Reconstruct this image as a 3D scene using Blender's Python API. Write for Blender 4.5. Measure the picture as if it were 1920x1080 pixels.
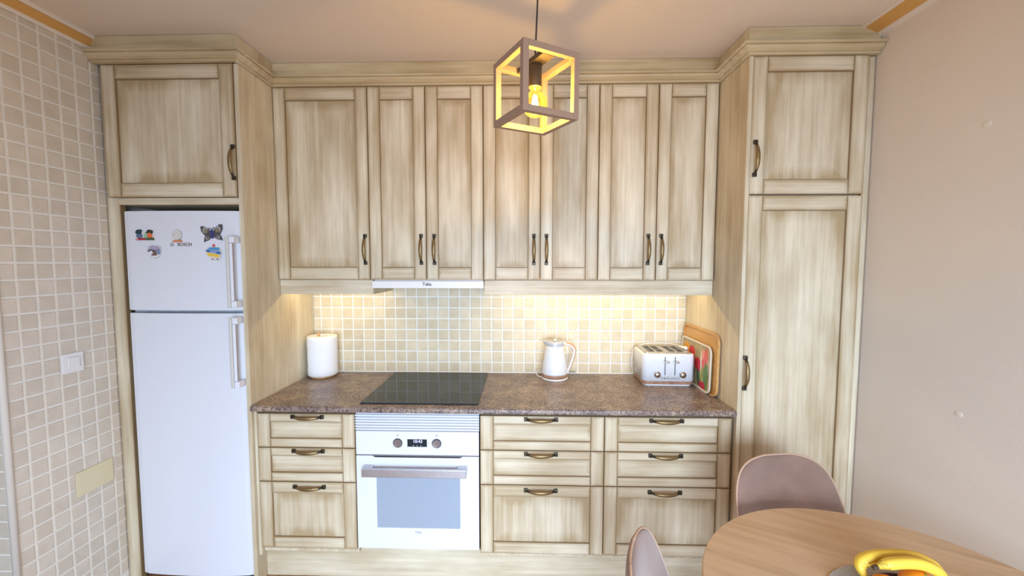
import bpy, bmesh, math, random
from mathutils import Vector, Matrix, Euler
random.seed(7)
for o in list(bpy.data.objects): bpy.data.objects.remove(o)
SC = bpy.context.scene
COL = SC.collection
PI = math.pi
# ---------------------------------------------------------------- camera
cd = bpy.data.cameras.new('camera'); cam = bpy.data.objects.new('camera', cd); COL.objects.link(cam)
cd.sensor_fit = 'HORIZONTAL'; cd.sensor_width = 36.0; cd.lens = 36.0 * 752.7 / 1920.0
cd.clip_start = 0.02
_yaw, _pitch, _roll = -0.0263, 0.062, -0.001
cam.location = (0.0928, -2.4461, 1.587)
cam.rotation_euler = (Matrix.Rotation(-_yaw, 3, 'Z') @ Matrix.Rotation(PI/2 - _pitch, 3, 'X') @ Matrix.Rotation(-_roll, 3, 'Z')).to_euler()
SC.camera = cam
# ---------------------------------------------------------------- light and exposure
SC.view_settings.view_transform = 'Standard'; SC.view_settings.look = 'None'
SC.view_settings.gamma = 1.0; SC.view_settings.use_curve_mapping = False
SC.view_settings.exposure = 0.0
W = bpy.data.worlds.new('world'); SC.world = W; W.use_nodes = True
wn = W.node_tree.nodes; wl = W.node_tree.links
bg = wn['Background']; bg.inputs[1].default_value = 1.0; bg.inputs[0].default_value = (0.55, 0.72, 1.0, 1)

def area(name, loc, rot, sx, sy, power, color, spread=PI):
    l = bpy.data.lights.new(name, 'AREA'); l.shape = 'RECTANGLE'; l.size = sx; l.size_y = sy
    l.energy = power; l.color = color; l.spread = spread
    o = bpy.data.objects.new(name, l); COL.objects.link(o); o.location = loc; o.rotation_euler = rot
    return o
# daylight through the balcony door behind the camera
area('daylight', (0.35, -4.33, 1.05), (PI/2-0.5, 0, 0), 2.0, 2.0, 132, (0.60, 0.77, 1.0), math.radians(120))
# ---------------------------------------------------------------- helpers
BASE = {}
def base_of(p): return BASE.get(p.name, Vector((0, 0, 0))) if p else Vector((0, 0, 0))
def link(name, me, mat, parent, org, smooth=False):
    """org: origin in the frame of the thing (world, or the local frame of a turned root)"""
    o = bpy.data.objects.new(name, me); COL.objects.link(o)
    if mat:
        for m in (mat if isinstance(mat, (list, tuple)) else [mat]): me.materials.append(m)
    org = Vector(org)
    if parent: o.parent = parent
    o.location = org - base_of(parent)
    BASE[o.name] = org
    if smooth:
        for p in me.polygons: p.use_smooth = True
    o.color = (9, 9, 9, 1)
    return o
def fin(bm, name='m'):
    me = bpy.data.meshes.new(name); bmesh.ops.recalc_face_normals(bm, faces=bm.faces); bm.to_mesh(me); bm.free(); return me
def mesh_obj(name, bm, mat, parent=None, org=(0, 0, 0), smooth=False):
    org = Vector(org); bmesh.ops.translate(bm, verts=bm.verts, vec=-org)
    return link(name, fin(bm, name), mat, parent, org, smooth)
def thing(name, label, cat, loc=(0, 0, 0), rot=(0, 0, 0), group=None, local=False):
    o = bpy.data.objects.new(name, None); COL.objects.link(o); o.empty_display_size = 0.05
    o.location = loc; o.rotation_euler = rot
    BASE[o.name] = Vector((0, 0, 0)) if local else Vector(loc)
    return tag(o, label, cat, group)
def tag(o, label=None, cat=None, group=None, kind=None):
    if label: o['label'] = label
    if cat: o['category'] = cat
    if group: o['group'] = group
    if kind: o['kind'] = kind
    return o
def struct(o, label=None):
    o['kind'] = 'structure'
    if label: o['label'] = label
    return o
def bmbox(bm, x0, x1, y0, y1, z0, z1, bev=0.0, seg=1):
    vs = [bm.verts.new((x, y, z)) for x in (x0, x1) for y in (y0, y1) for z in (z0, z1)]
    fs = [(0, 1, 3, 2), (4, 6, 7, 5), (0, 4, 5, 1), (2, 3, 7, 6), (0, 2, 6, 4), (1, 5, 7, 3)]
    ff = [bm.faces.new([vs[i] for i in f]) for f in fs]
    if bev > 0:
        es = list({e for f in ff for e in f.edges})
        bmesh.ops.bevel(bm, geom=es, offset=bev, segments=seg, affect='EDGES', profile=0.5)
    return bm
def box(name, x0, x1, y0, y1, z0, z1, mat, parent=None, bev=0.0015, seg=1, patina=False):
    bm = bmbox(bmesh.new(), x0, x1, y0, y1, z0, z1, bev, seg)
    o = mesh_obj(name, bm, mat, parent, ((x0+x1)/2, (y0+y1)/2, (z0+z1)/2))
    if patina: o.color = ((x1-x0)/2, (z1-z0)/2, 1, 1)
    return o
def lathe(bm, prof, c=(0, 0, 0), seg=32, cap=True, axis='Z'):
    rings = []
    for r, z in prof:
        ring = []
        for i in range(seg):
            a = 2*PI*i/seg; p = (r*math.cos(a), r*math.sin(a), z)
            if axis == 'Y': p = (p[0], p[2], p[1])
            if axis == 'X': p = (p[2], p[0], p[1])
            ring.append(bm.verts.new((c[0]+p[0], c[1]+p[1], c[2]+p[2])))
        rings.append(ring)
    for a, b in zip(rings, rings[1:]):
        for i in range(seg):
            bm.faces.new((a[i], a[(i+1) % seg], b[(i+1) % seg], b[i]))
    if cap:
        bm.faces.new(rings[0]); bm.faces.new(rings[-1])
    return bm
def tube(bm, pts, rad, seg=10, flat=None, cap=True):
    """sweep an ellipse along pts; rad float or list, flat = (scale_normal, scale_binormal)"""
    pts = [Vector(p) for p in pts]; n = len(pts)
    if not isinstance(rad, (list, tuple)): rad = [rad]*n
    rings = []; up = None
    for i, p in enumerate(pts):
        t = (pts[min(i+1, n-1)] - pts[max(i-1, 0)]).normalized()
        if up is None:
            ref = Vector((0, 0, 1)) if abs(t.z) < 0.9 else Vector((1, 0, 0))
            up = (ref - t*ref.dot(t)).normalized()
        else: up = (up - t*up.dot(t)).normalized()
        bi = t.cross(up); ring = []
        fx, fy = flat or (1, 1)
        for k in range(seg):
            a = 2*PI*k/seg
            ring.append(bm.verts.new(p + up*(math.cos(a)*rad[i]*fx) + bi*(math.sin(a)*rad[i]*fy)))
        rings.append(ring)
    for a, b in zip(rings, rings[1:]):
        for k in range(seg): bm.faces.new((a[k], a[(k+1) % seg], b[(k+1) % seg], b[k]))
    if cap: bm.faces.new(rings[0]); bm.faces.new(rings[-1])
    return bm
def spline(P, n=8):
    P = [Vector(p) for p in P]; out = []
    Q = [P[0]*2-P[1]] + P + [P[-1]*2-P[-2]]
    for i in range(1, len(Q)-2):
        for k in range(n):
            t = k/n; a, b, c, d = Q[i-1], Q[i], Q[i+1], Q[i+2]
            out.append(0.5*((2*b)+(c-a)*t+(2*a-5*b+4*c-d)*t*t+(3*b-a-3*c+d)*t**3))
    out.append(P[-1]); return out
def prism(bm, pts, y0, y1, plane='XZ', bev=0):
    """extrude a polygon; XZ: between y0,y1 ; XY: between z ; YZ: between x"""
    def mk(p, h):
        return {'XZ': (p[0], h, p[1]), 'XY': (p[0], p[1], h), 'YZ': (h, p[0], p[1])}[plane]
    a = [bm.verts.new(mk(p, y0)) for p in pts]; b = [bm.verts.new(mk(p, y1)) for p in pts]
    f1 = bm.faces.new(a); f2 = bm.faces.new(b); n = len(pts)
    for i in range(n): bm.faces.new((a[i], a[(i+1) % n], b[(i+1) % n], b[i]))
    if bev: bmesh.ops.bevel(bm, geom=list(f1.edges)+list(f2.edges), offset=bev, segments=2, affect='EDGES')
    return bm
def rrect(x0, x1, z0, z1, r, n=6):
    out = []
    for cx, cz, a0 in ((x1-r, z1-r, 0), (x0+r, z1-r, 90), (x0+r, z0+r, 180), (x1-r, z0+r, 270)):
        for k in range(n+1):
            a = math.radians(a0+90*k/n); out.append((cx+r*math.cos(a), cz+r*math.sin(a)))
    return out
def text(name, s, size, mat, parent, org, ext=0.0004, rot=(PI/2, 0, 0), bold=0.0, sx=1.0):
    c = bpy.data.curves.new('t', 'FONT'); c.body = s; c.size = size; c.align_x = 'CENTER'; c.align_y = 'CENTER'; c.extrude = ext; c.offset = bold; c.resolution_u = 3
    t = bpy.data.objects.new('t', c); COL.objects.link(t)
    bpy.context.view_layer.update()
    me = bpy.data.meshes.new_from_object(t.evaluated_get(bpy.context.evaluated_depsgraph_get()))
    bpy.data.objects.remove(t)
    me.transform(Matrix.Scale(sx, 4, (1, 0, 0))); me.transform(Euler(rot).to_matrix().to_4x4())
    me.materials.clear()
    return link(name, me, mat, parent, org)
# ---------------------------------------------------------------- materials
def lin(c): return tuple(((v/255)/12.92 if v/255 <= 0.04045 else ((v/255+0.055)/1.055)**2.4) for v in c) + (1,)
def newmat(name):
    m = bpy.data.materials.new(name); m.use_nodes = True
    return m, m.node_tree.nodes, m.node_tree.links, m.node_tree.nodes['Principled BSDF']
def plain(name, rgb, rough=0.5, metal=0.0, noise=0.0, nscale=30, bump=0.0, bscale=200, coat=0.0, emit=None, estr=0, sheen=0, bdist=0.001):
    m, N, L, P = newmat(name); P.inputs['Base Color'].default_value = lin(rgb)
    P.inputs['Roughness'].default_value = rough; P.inputs['Metallic'].default_value = metal
    P.inputs['Coat Weight'].default_value = coat
    if sheen: P.inputs['Sheen Weight'].default_value = sheen
    if emit: P.inputs['Emission Color'].default_value = lin(emit); P.inputs['Emission Strength'].default_value = estr
    tc = N.new('ShaderNodeTexCoord')
    if noise:
        n = N.new('ShaderNodeTexNoise'); n.inputs['Scale'].default_value = nscale; n.inputs['Detail'].default_value = 4
        L.new(tc.outputs['Object'], n.inputs['Vector'])
        h = N.new('ShaderNodeHueSaturation'); h.inputs['Color'].default_value = lin(rgb)
        mr = N.new('ShaderNodeMapRange'); mr.inputs['To Min'].default_value = 1-noise; mr.inputs['To Max'].default_value = 1+noise
        mr.inputs['From Min'].default_value = 0.3; mr.inputs['From Max'].default_value = 0.7
        L.new(n.outputs['Fac'], mr.inputs['Value']); L.new(mr.outputs[0], h.inputs['Value']); L.new(h.outputs[0], P.inputs['Base Color'])
    if bump:
        n = N.new('ShaderNodeTexNoise'); n.inputs['Scale'].default_value = bscale; n.inputs['Detail'].default_value = 3
        L.new(tc.outputs['Object'], n.inputs['Vector'])
        b = N.new('ShaderNodeBump'); b.inputs['Strength'].default_value = bump; b.inputs['Distance'].default_value = bdist
        L.new(n.outputs['Fac'], b.inputs['Height']); L.new(b.outputs[0], P.inputs['Normal'])
    return m
def math_node(N, L, op, a, b=None, clamp=False):
    n = N.new('ShaderNodeMath'); n.operation = op; n.use_clamp = clamp
    for i, v in enumerate((a, b)):
        if v is None: continue
        if isinstance(v, (int, float)): n.inputs[i].default_value = v
        else: L.new(v, n.inputs[i])
    return n.outputs[0]
def patina(name, horizontal, light=(232, 221, 195), tan=(178, 156, 119), dark=(128, 100, 64)):
    """cream glazed wood: brushed streaks along the grain and glaze left in the edges"""
    m, N, L, P = newmat(name)
    tc = N.new('ShaderNodeTexCoord'); oi = N.new('ShaderNodeObjectInfo')
    mp = N.new('ShaderNodeMapping')
    mp.inputs['Scale'].default_value = (2.2, 40, 55) if horizontal else (55, 40, 2.2)
    L.new(tc.outputs['Object'], mp.inputs['Vector'])
    w = math_node(N, L, 'MULTIPLY', oi.outputs['Random'], 57.0)
    n1 = N.new('ShaderNodeTexNoise'); n1.noise_dimensions = '4D'; n1.inputs['Scale'].default_value = 1.0; n1.inputs['Detail'].default_value = 5; n1.inputs['Roughness'].default_value = 0.62
    L.new(mp.outputs[0], n1.inputs['Vector']); L.new(w, n1.inputs['W'])
    mp2 = N.new('ShaderNodeMapping'); mp2.inputs['Scale'].default_value = (3.0, 6, 9) if horizontal else (10, 6, 2.6)
    L.new(tc.outputs['Object'], mp2.inputs['Vector'])
    n2 = N.new('ShaderNodeTexNoise'); n2.noise_dimensions = '4D'; n2.inputs['Scale'].default_value = 1.0; n2.inputs['Detail'].default_value = 3
    L.new(mp2.outputs[0], n2.inputs['Vector']); L.new(w, n2.inputs['W'])
    sx = N.new('ShaderNodeSeparateXYZ'); L.new(tc.outputs['Object'], sx.inputs[0])
    sc = N.new('ShaderNodeSeparateColor'); L.new(oi.outputs['Color'], sc.inputs[0])
    dx = math_node(N, L, 'SUBTRACT', sc.outputs[0], math_node(N, L, 'ABSOLUTE', sx.outputs[0]))
    dz = math_node(N, L, 'SUBTRACT', sc.outputs[1], math_node(N, L, 'ABSOLUTE', sx.outputs[2]))
    d = math_node(N, L, 'MINIMUM', dx, dz)
    # wide uneven glaze near edges
    mr = N.new('ShaderNodeMapRange'); mr.inputs['From Min'].default_value = 0; mr.inputs['From Max'].default_value = 0.055; mr.inputs['To Min'].default_value = 1; mr.inputs['To Max'].default_value = 0
    fm = math_node(N, L, 'MULTIPLY', math_node(N, L, 'MINIMUM', sc.outputs[0], sc.outputs[1]), 0.5)
    L.new(math_node(N, L, 'MINIMUM', fm, 0.06), mr.inputs['From Max'])
    L.new(d, mr.inputs['Value'])
    wide = math_node(N, L, 'MULTIPLY', mr.outputs[0], n2.outputs['Fac'])
    # thin line at the very edge
    mr2 = N.new('ShaderNodeMapRange'); mr2.inputs['From Min'].default_value = 0.0005; mr2.inputs['From Max'].default_value = 0.004; mr2.inputs['To Min'].default_value = 0.75; mr2.inputs['To Max'].default_value = 0
    L.new(d, mr2.inputs['Value'])
    r1 = N.new('ShaderNodeMapRange'); r1.inputs['From Min'].default_value = 0.34; r1.inputs['From Max'].default_value = 0.66; L.new(n1.outputs['Fac'], r1.inputs['Value'])
    r2 = N.new('ShaderNodeMapRange'); r2.inputs['From Min'].default_value = 0.32; r2.inputs['From Max'].default_value = 0.66; L.new(n2.outputs['Fac'], r2.inputs['Value'])
    s = math_node(N, L, 'ADD', math_node(N, L, 'MULTIPLY', r1.outputs[0], 0.42), math_node(N, L, 'MULTIPLY', r2.outputs[0], 0.52))
    s = math_node(N, L, 'ADD', s, math_node(N, L, 'MULTIPLY', wide, 0.95), clamp=True)
    mx = N.new('ShaderNodeMix'); mx.data_type = 'RGBA'; mx.inputs[6].default_value = lin(light); mx.inputs[7].default_value = lin(tan); L.new(s, mx.inputs[0])
    mx2 = N.new('ShaderNodeMix'); mx2.data_type = 'RGBA'; mx2.inputs[7].default_value = lin(dark)
    L.new(mx.outputs[2], mx2.inputs[6]); L.new(mr2.outputs[0], mx2.inputs[0])
    L.new(mx2.outputs[2], P.inputs['Base Color'])
    P.inputs['Roughness'].default_value = 0.48
    b = N.new('ShaderNodeBump'); b.inputs['Strength'].default_value = 0.12; b.inputs['Distance'].default_value = 0.0008
    L.new(n1.outputs['Fac'], b.inputs['Height']); L.new(b.outputs[0], P.inputs['Normal'])
    return m
WV = patina('patina_wood_vertical', False); WH = patina('patina_wood_horizontal', True)
WY = patina('patina_wood_moulding', True, light=(222, 204, 166), tan=(168, 144, 102))
def woodmat(name, c1, c2, scale=(3, 30, 30), rough=0.4, ring=0.5):
    m, N, L, P = newmat(name); tc = N.new('ShaderNodeTexCoord'); oi = N.new('ShaderNodeObjectInfo')
    mp = N.new('ShaderNodeMapping'); mp.inputs['Scale'].default_value = scale; L.new(tc.outputs['Object'], mp.inputs['Vector'])
    n = N.new('ShaderNodeTexNoise'); n.noise_dimensions = '4D'; n.inputs['Scale'].default_value = 1; n.inputs['Detail'].default_value = 6; n.inputs['Distortion'].default_value = ring
    L.new(mp.outputs[0], n.inputs['Vector']); L.new(math_node(N, L, 'MULTIPLY', oi.outputs['Random'], 31.0), n.inputs['W'])
    cr = N.new('ShaderNodeValToRGB'); cr.color_ramp.elements[0].position = 0.34; cr.color_ramp.elements[1].position = 0.62
    cr.color_ramp.elements[0].color = lin(c2); cr.color_ramp.elements[1].color = lin(c1)
    L.new(n.outputs['Fac'], cr.inputs[0]); L.new(cr.outputs[0], P.inputs['Base Color']); P.inputs['Roughness'].default_value = rough
    b = N.new('ShaderNodeBump'); b.inputs['Strength'].default_value = 0.08; b.inputs['Distance'].default_value = 0.0006
    L.new(n.outputs['Fac'], b.inputs['Height']); L.new(b.outputs[0], P.inputs['Normal'])
    return m
def tilemat(name, c1, c2, rough=0.5):
    m, N, L, P = newmat(name); tc = N.new('ShaderNodeTexCoord'); oi = N.new('ShaderNodeObjectInfo')
    n = N.new('ShaderNodeTexNoise'); n.noise_dimensions = '4D'; n.inputs['Scale'].default_value = 22; n.inputs['Detail'].default_value = 5
    L.new(tc.outputs['Object'], n.inputs['Vector']); L.new(math_node(N, L, 'MULTIPLY', oi.outputs['Random'], 91.0), n.inputs['W'])
    f = math_node(N, L, 'ADD', math_node(N, L, 'MULTIPLY', n.outputs['Fac'], 0.9), math_node(N, L, 'MULTIPLY', oi.outputs['Random'], 0.38))
    mr = N.new('ShaderNodeMapRange'); mr.inputs['From Min'].default_value = 0.4; mr.inputs['From Max'].default_value = 1.0; L.new(f, mr.inputs['Value'])
    mx = N.new('ShaderNodeMix'); mx.data_type = 'RGBA'; mx.inputs[6].default_value = lin(c1); mx.inputs[7].default_value = lin(c2); L.new(mr.outputs[0], mx.inputs[0])
    L.new(mx.outputs[2], P.inputs['Base Color']); P.inputs['Roughness'].default_value = rough
    b = N.new('ShaderNodeBump'); b.inputs['Strength'].default_value = 0.25; b.inputs['Distance'].default_value = 0.001
    L.new(n.outputs['Fac'], b.inputs['Height']); L.new(b.outputs[0], P.inputs['Normal'])
    return m
TILE = tilemat('beige_tile', (224, 209, 178), (202, 186, 153))
TILE2 = tilemat('beige_wall_tile', (222, 211, 194), (205, 193, 174))
GROUT = plain('white_grout', (238, 234, 224), 0.8, bump=0.2, bscale=400)
CEIL = plain('ceiling_paint', (236, 222, 206), 0.9, bump=0.25, bscale=260)
WALLP = plain('wall_paint', (230, 219, 206), 0.9, noise=0.015, nscale=4, bump=0.3, bscale=320)
COVEW = plain('cove_white', (236, 224, 210), 0.6)
COVEO = plain('cove_orange', (216, 166, 92), 0.7)
WHITE = plain('white_enamel', (226, 228, 234), 0.28, coat=0.3)
WHITEP = plain('white_plastic', (236, 234, 230), 0.4)
CREAM = plain('cream_plastic', (226, 214, 176), 0.5)
GREYP = plain('grey_plastic', (150, 156, 164), 0.45)
DARK = plain('dark_gap', (40, 40, 44), 0.6)
STEEL = plain('brushed_steel', (196, 196, 200), 0.38, 0.85, noise=0.06, nscale=60)
CHROME = plain('chrome', (205, 205, 205), 0.14, 1.0)
BRONZE = plain('dark_bronze', (74, 68, 56), 0.42, 0.75)
BRASS = plain('antique_brass', (140, 118, 80), 0.42, 0.7, noise=0.15, nscale=80)
BLACKG = plain('black_glass', (42, 49, 53), 0.07)
BLACKG.node_tree.nodes['Principled BSDF'].inputs['IOR'].default_value = 1.28
OAKT = woodmat('table_oak', (208, 176, 142), (188, 154, 120), (2.6, 30, 30), 0.55, 0.4)
OAKS = woodmat('light_oak', (214, 172, 122), (188, 142, 92), (6, 40, 40), 0.45)
BAMB = woodmat('bamboo', (218, 170, 104), (196, 144, 80), (40, 3, 40), 0.45, 0.2)
FLOORM = woodmat('floor_oak', (196, 148, 108), (160, 112, 76), (30, 2.5, 30), 0.35, 0.6)
TRIMW = woodmat('walnut_trim', (178, 136, 110), (146, 104, 80), (30, 30, 30), 0.45)
def worktop_mat():
    m, N, L, P = newmat('brown_stone_laminate'); tc = N.new('ShaderNodeTexCoord')
    n = N.new('ShaderNodeTexNoise'); n.inputs['Scale'].default_value = 9; n.inputs['Detail'].default_value = 7; n.inputs['Roughness'].default_value = 0.7; n.inputs['Distortion'].default_value = 0.4
    L.new(tc.outputs['Object'], n.inputs['Vector'])
    cr = N.new('ShaderNodeValToRGB'); e = cr.color_ramp.elements
    e[0].position = 0.3; e[0].color = lin((122, 104, 98)); e[1].position = 0.7; e[1].color = lin((198, 177, 150))
    x = e.new(0.5); x.color = lin((158, 140, 130)); L.new(n.outputs['Fac'], cr.inputs[0])
    v = N.new('ShaderNodeTexNoise'); v.inputs['Scale'].default_value = 120; v.inputs['Detail'].default_value = 3; v.inputs['Roughness'].default_value = 0.7
    L.new(tc.outputs['Object'], v.inputs['Vector'])
    mr = N.new('ShaderNodeMapRange'); mr.inputs['From Min'].default_value = 0.4; mr.inputs['From Max'].default_value = 0.6; L.new(v.outputs['Fac'], mr.inputs['Value'])
    mx = N.new('ShaderNodeMix'); mx.data_type = 'RGBA'; mx.blend_type = 'MULTIPLY'; mx.inputs[0].default_value = 1
    cr2 = N.new('ShaderNodeValToRGB'); cr2.color_ramp.elements[0].color = lin((150, 138, 140)); cr2.color_ramp.elements[1].color = (1, 1, 1, 1)
    L.new(mr.outputs[0], cr2.inputs[0]); L.new(cr.outputs[0], mx.inputs[6]); L.new(cr2.outputs[0], mx.inputs[7])
    L.new(mx.outputs[2], P.inputs['Base Color']); P.inputs['Roughness'].default_value = 0.33
    return m
WORKT = worktop_mat()
def fabric(name, rgb):
    m, N, L, P = newmat(name); tc = N.new('ShaderNodeTexCoord')
    n = N.new('ShaderNodeTexNoise'); n.inputs['Scale'].default_value = 9; n.inputs['Detail'].default_value = 5; L.new(tc.outputs['Object'], n.inputs['Vector'])
    h = N.new('ShaderNodeHueSaturation'); h.inputs['Color'].default_value = lin(rgb)
    mr = N.new('ShaderNodeMapRange'); mr.inputs['To Min'].default_value = 0.88; mr.inputs['To Max'].default_value = 1.14; mr.inputs['From Min'].default_value = 0.35; mr.inputs['From Max'].default_value = 0.65
    L.new(n.outputs['Fac'], mr.inputs['Value']); L.new(mr.outputs[0], h.inputs['Value']); L.new(h.outputs[0], P.inputs['Base Color'])
    P.inputs['Roughness'].default_value = 0.95; P.inputs['Sheen Weight'].default_value = 0.35
    n2 = N.new('ShaderNodeTexNoise'); n2.inputs['Scale'].default_value = 500; L.new(tc.outputs['Object'], n2.inputs['Vector'])
    b = N.new('ShaderNodeBump'); b.inputs['Strength'].default_value = 0.4; b.inputs['Distance'].default_value = 0.0008; L.new(n2.outputs['Fac'], b.inputs['Height']); L.new(b.outputs[0], P.inputs['Normal'])
    return m
FAB = fabric('taupe_velvet', (144, 116, 102))
# ---------------------------------------------------------------- constants (metres)
XW, XR_WALL, YB, ZC = -1.868, 1.632, -4.3, 2.606
XL, XR = -1.202, 1.081
YTL, YTR, YF, YU = -0.593, -0.61, -0.589, -0.351
ZW = 0.908
YRET = -1.010
# ---------------------------------------------------------------- the room
def slab(name, x0, x1, y0, y1, z0, z1, mat):
    return struct(box(name, x0, x1, y0, y1, z0, z1, mat, None, 0))
fl = slab('floor', -3.0, XR_WALL+0.12, YB-0.12, 0.12, -0.06, -0.012, DARK)
ce = slab('ceiling', -3.0, XR_WALL+0.12, YB-0.12, 0.12, ZC, ZC+0.1, CEIL)
wb = slab('wall_back', XW-0.12, XR_WALL+0.12, 0.0, 0.12, 0.0, ZC, GROUT)
wleft = slab('wall_left', XW-0.12, XW, YRET+0.001, 0.0, 0.0, ZC, GROUT)
wret = slab('wall_left_return', -3.0, XW-0.0005, YRET, YRET+0.12, 0.0, ZC, GROUT)
slab('wall_left_far', -3.12, -3.0, YB, YRET+0.12, 0.0, ZC, WALLP)
wr = slab('wall_right', XR_WALL, XR_WALL+0.12, YB, 0.0, 0.0, ZC, WALLP)
bm = bmesh.new()
for a in ((-3.0, -0.7, 0, ZC), (1.4, XR_WALL, 0, ZC), (-0.7, 1.4, 2.2, ZC)):
    bmbox(bm, a[0], a[1], YB-0.12, YB, a[2], a[3])
struct(mesh_obj('wall_front', bm, WALLP))
bm = bmesh.new()
for a in ((-0.7, -0.64), (0.32, 0.38), (1.34, 1.4)): bmbox(bm, a[0], a[1], YB-0.08, YB-0.03, 0.0, 2.2, 0.004)
for z in (0.0, 2.13): bmbox(bm, -0.64, 1.34, YB-0.079, YB-0.031, z, z+0.07, 0.004)
struct(mesh_obj('door_1', bm, WHITEP))
# floor planks
pw = 0.142
pm = {}
x = -1.95; k = 0
while x < XR_WALL-0.02:
    x1 = min(x+pw, XR_WALL-0.002)
    ys = [-0.52, -0.52-0.4-0.35*((k*37) % 3), -2.5, -4.28] if k % 2 else [-0.52, -1.4, -2.8, -4.28]
    for a, b in zip(ys, ys[1:]):
        bmp = bmbox(bmesh.new(), x+0.0008, x1-0.0008, b+0.0008, a-0.0008 if a > -0.6 else a-0.0008, -0.012, 0.0, 0.001)
        mesh_obj('plank', bmp, FLOORM, fl, ((x+x1)/2, (a+b)/2, -0.006))
    x += pw; k += 1
# tiles: shared meshes
TG = 0.0080
_tm = {}
def tile_mesh(w, h, face, mat):
    key = (round(w, 4), round(h, 4), face)
    if key not in _tm:
        bm = bmesh.new(); t = 0.0035; b = 0.0022
        # front plate with chamfered, slightly softened outline
        def ring(i, d): return [(-w/2+i, d, -h/2+i), (w/2-i, d, -h/2+i), (w/2-i, d, h/2-i), (-w/2+i, d, h/2-i)]
        rs = [ring(0, 0.0), ring(0.0003, -t+b*0.6), ring(b, -t)]
        vs = []
        for r in rs:
            vs.append([bm.verts.new(p if face == 'Y' else (-p[1], p[0], p[2])) for p in r])
        for a, c in zip(vs, vs[1:]):
            for i in range(4): bm.faces.new((a[i], a[(i+1) % 4], c[(i+1) % 4], c[i]))
        bm.faces.new(vs[-1]); me = fin(bm, 'tile'); me.materials.append(mat); _tm[key] = me
    return _tm[key]
def add_tile(parent, a0, a1, z0, z1, fixed, face, mat):
    w, h = a1-a0, z1-z0
    if w < 0.006 or h < 0.006: return
    ca, cz = (a0+a1)/2, (z0+z1)/2
    o = bpy.data.objects.new('tile', tile_mesh(w, h, face, mat)); COL.objects.link(o); o.parent = parent
    p = Vector((ca, fixed, cz) if face == 'Y' else (fixed, ca, cz)); o.location = p - base_of(parent)
GX, PX, GZ, PZ = -1.156, 0.0663, 1.3793, 0.0673
lines = [XL+0.001-TG/2] + [GX+i*PX for i in range(34)] + [XR-0.001+TG/2]
for j in range(-1, 7):
    zt, zb = GZ-j*PZ, GZ-(j+1)*PZ
    if j == 6: zb += 0.004
    for a, b in zip(lines, lines[1:]): add_tile(wb, a+TG/2, b-TG/2, zb+TG/2, zt-TG/2, 0.0, 'Y', TILE)
box('sealant_strip', XL+0.001, XR-0.001, -0.006, 0.0, ZW, ZW+0.008, GROUT, wb, 0.002)
P2 = 0.0664
ly = [-0.5870+TG/2] + [-0.627-0.0640*k for k in range(6)] + [YRET+0.004]
lz = [1.851+P2*k for k in range(-27, 11)] + [2.545]
def hit(y0, y1, z0, z1, r): return y1 > r[0] and y0 < r[1] and z1 > r[2] and z0 < r[3]
BLANK = (-0.792, -0.636, 0.553, 0.662); SWI = (-0.818, -0.735, 1.111, 1.196)
for z0, z1 in zip(lz, lz[1:]):
    for a, b in zip(ly, ly[1:]):
        y0, y1 = b+TG/2, a-TG/2
        add_tile(wleft, y0, y1, z0+TG/2, z1-TG/2, XW, 'X', TILE2)
    for q in range(2):
        add_tile(wret, XW-0.010-(q+1)*P2+TG/2, XW-0.010-q*P2-TG/2, z0+TG/2, z1-TG/2, YRET, 'Y', TILE2)
bm = bmesh.new(); lathe(bm, [(0.0115, 0.0), (0.0115, 2.545)], (XW-0.001, YRET+0.001, 0), 16)
struct(mesh_obj('trim_1', bm, plain('corner_trim', (226, 220, 208), 0.4), None, (XW, YRET, 0), True))
# coves at the ceiling (white lips with an orange band between)
def cove(name, pts, band, y0, y1):
    bm = bmesh.new(); prism(bm, pts, y0, y1, 'XZ'); r = struct(mesh_obj(name, bm, COVEW, None, (pts[0][0], y1, pts[0][1])))
    bm = bmesh.new(); prism(bm, band, y0, y1-0.0005, 'XZ'); mesh_obj('painted_band', bm, COVEO, r, (band[0][0], y1, band[0][1]))
cove('trim_2', [(XR_WALL, ZC), (1.545, ZC), (1.545, ZC-0.007), (1.556, ZC-0.011), (1.563, ZC-0.0075), (1.612, ZC-0.030), (1.616, ZC-0.038), (XR_WALL, ZC-0.044)],
     [(1.560, ZC-0.008), (1.563, ZC-0.0105), (1.609, ZC-0.0315), (1.613, ZC-0.031)], YB, -0.615)
cove('trim_3', [(XW, ZC), (XW+0.034, ZC), (XW+0.034, ZC-0.008), (XW+0.026, ZC-0.016), (XW+0.022, ZC-0.014), (XW+0.010, ZC-0.048), (XW+0.011, ZC-0.052), (XW+0.006, ZC-0.064), (XW, ZC-0.064)],
     [(XW+0.0215, ZC-0.013), (XW+0.0235, ZC-0.0165), (XW+0.0125, ZC-0.047), (XW+0.010, ZC-0.049)], YRET-0.0, -0.598)
# small filler patches on the right wall
for (y, z, s, lab) in ((-1.042, 2.05, 0.011, 'small oval filler patch high on the right wall'), (-1.02, 1.057, 0.011, 'small uneven filler patch at mid height on the right wall')):
    bm = bmesh.new()
    lathe(bm, [(s, 0), (s*0.9, -0.0012), (s*0.5, -0.002), (0.001, -0.0022)], (0, 0, 0), 14, True, 'X')
    for v in bm.verts: v.co.y *= 1.25 + random.uniform(-0.12, 0.12); v.co.z *= 1 + random.uniform(-0.15, 0.15)
    bmesh.ops.translate(bm, verts=bm.verts, vec=(XR_WALL, y, z))
    o = mesh_obj('filler_patch', bm, plain('putty', (232, 224, 212), 0.8), None, (XR_WALL, y, z)); tag(o, lab, 'wall patch')
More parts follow.
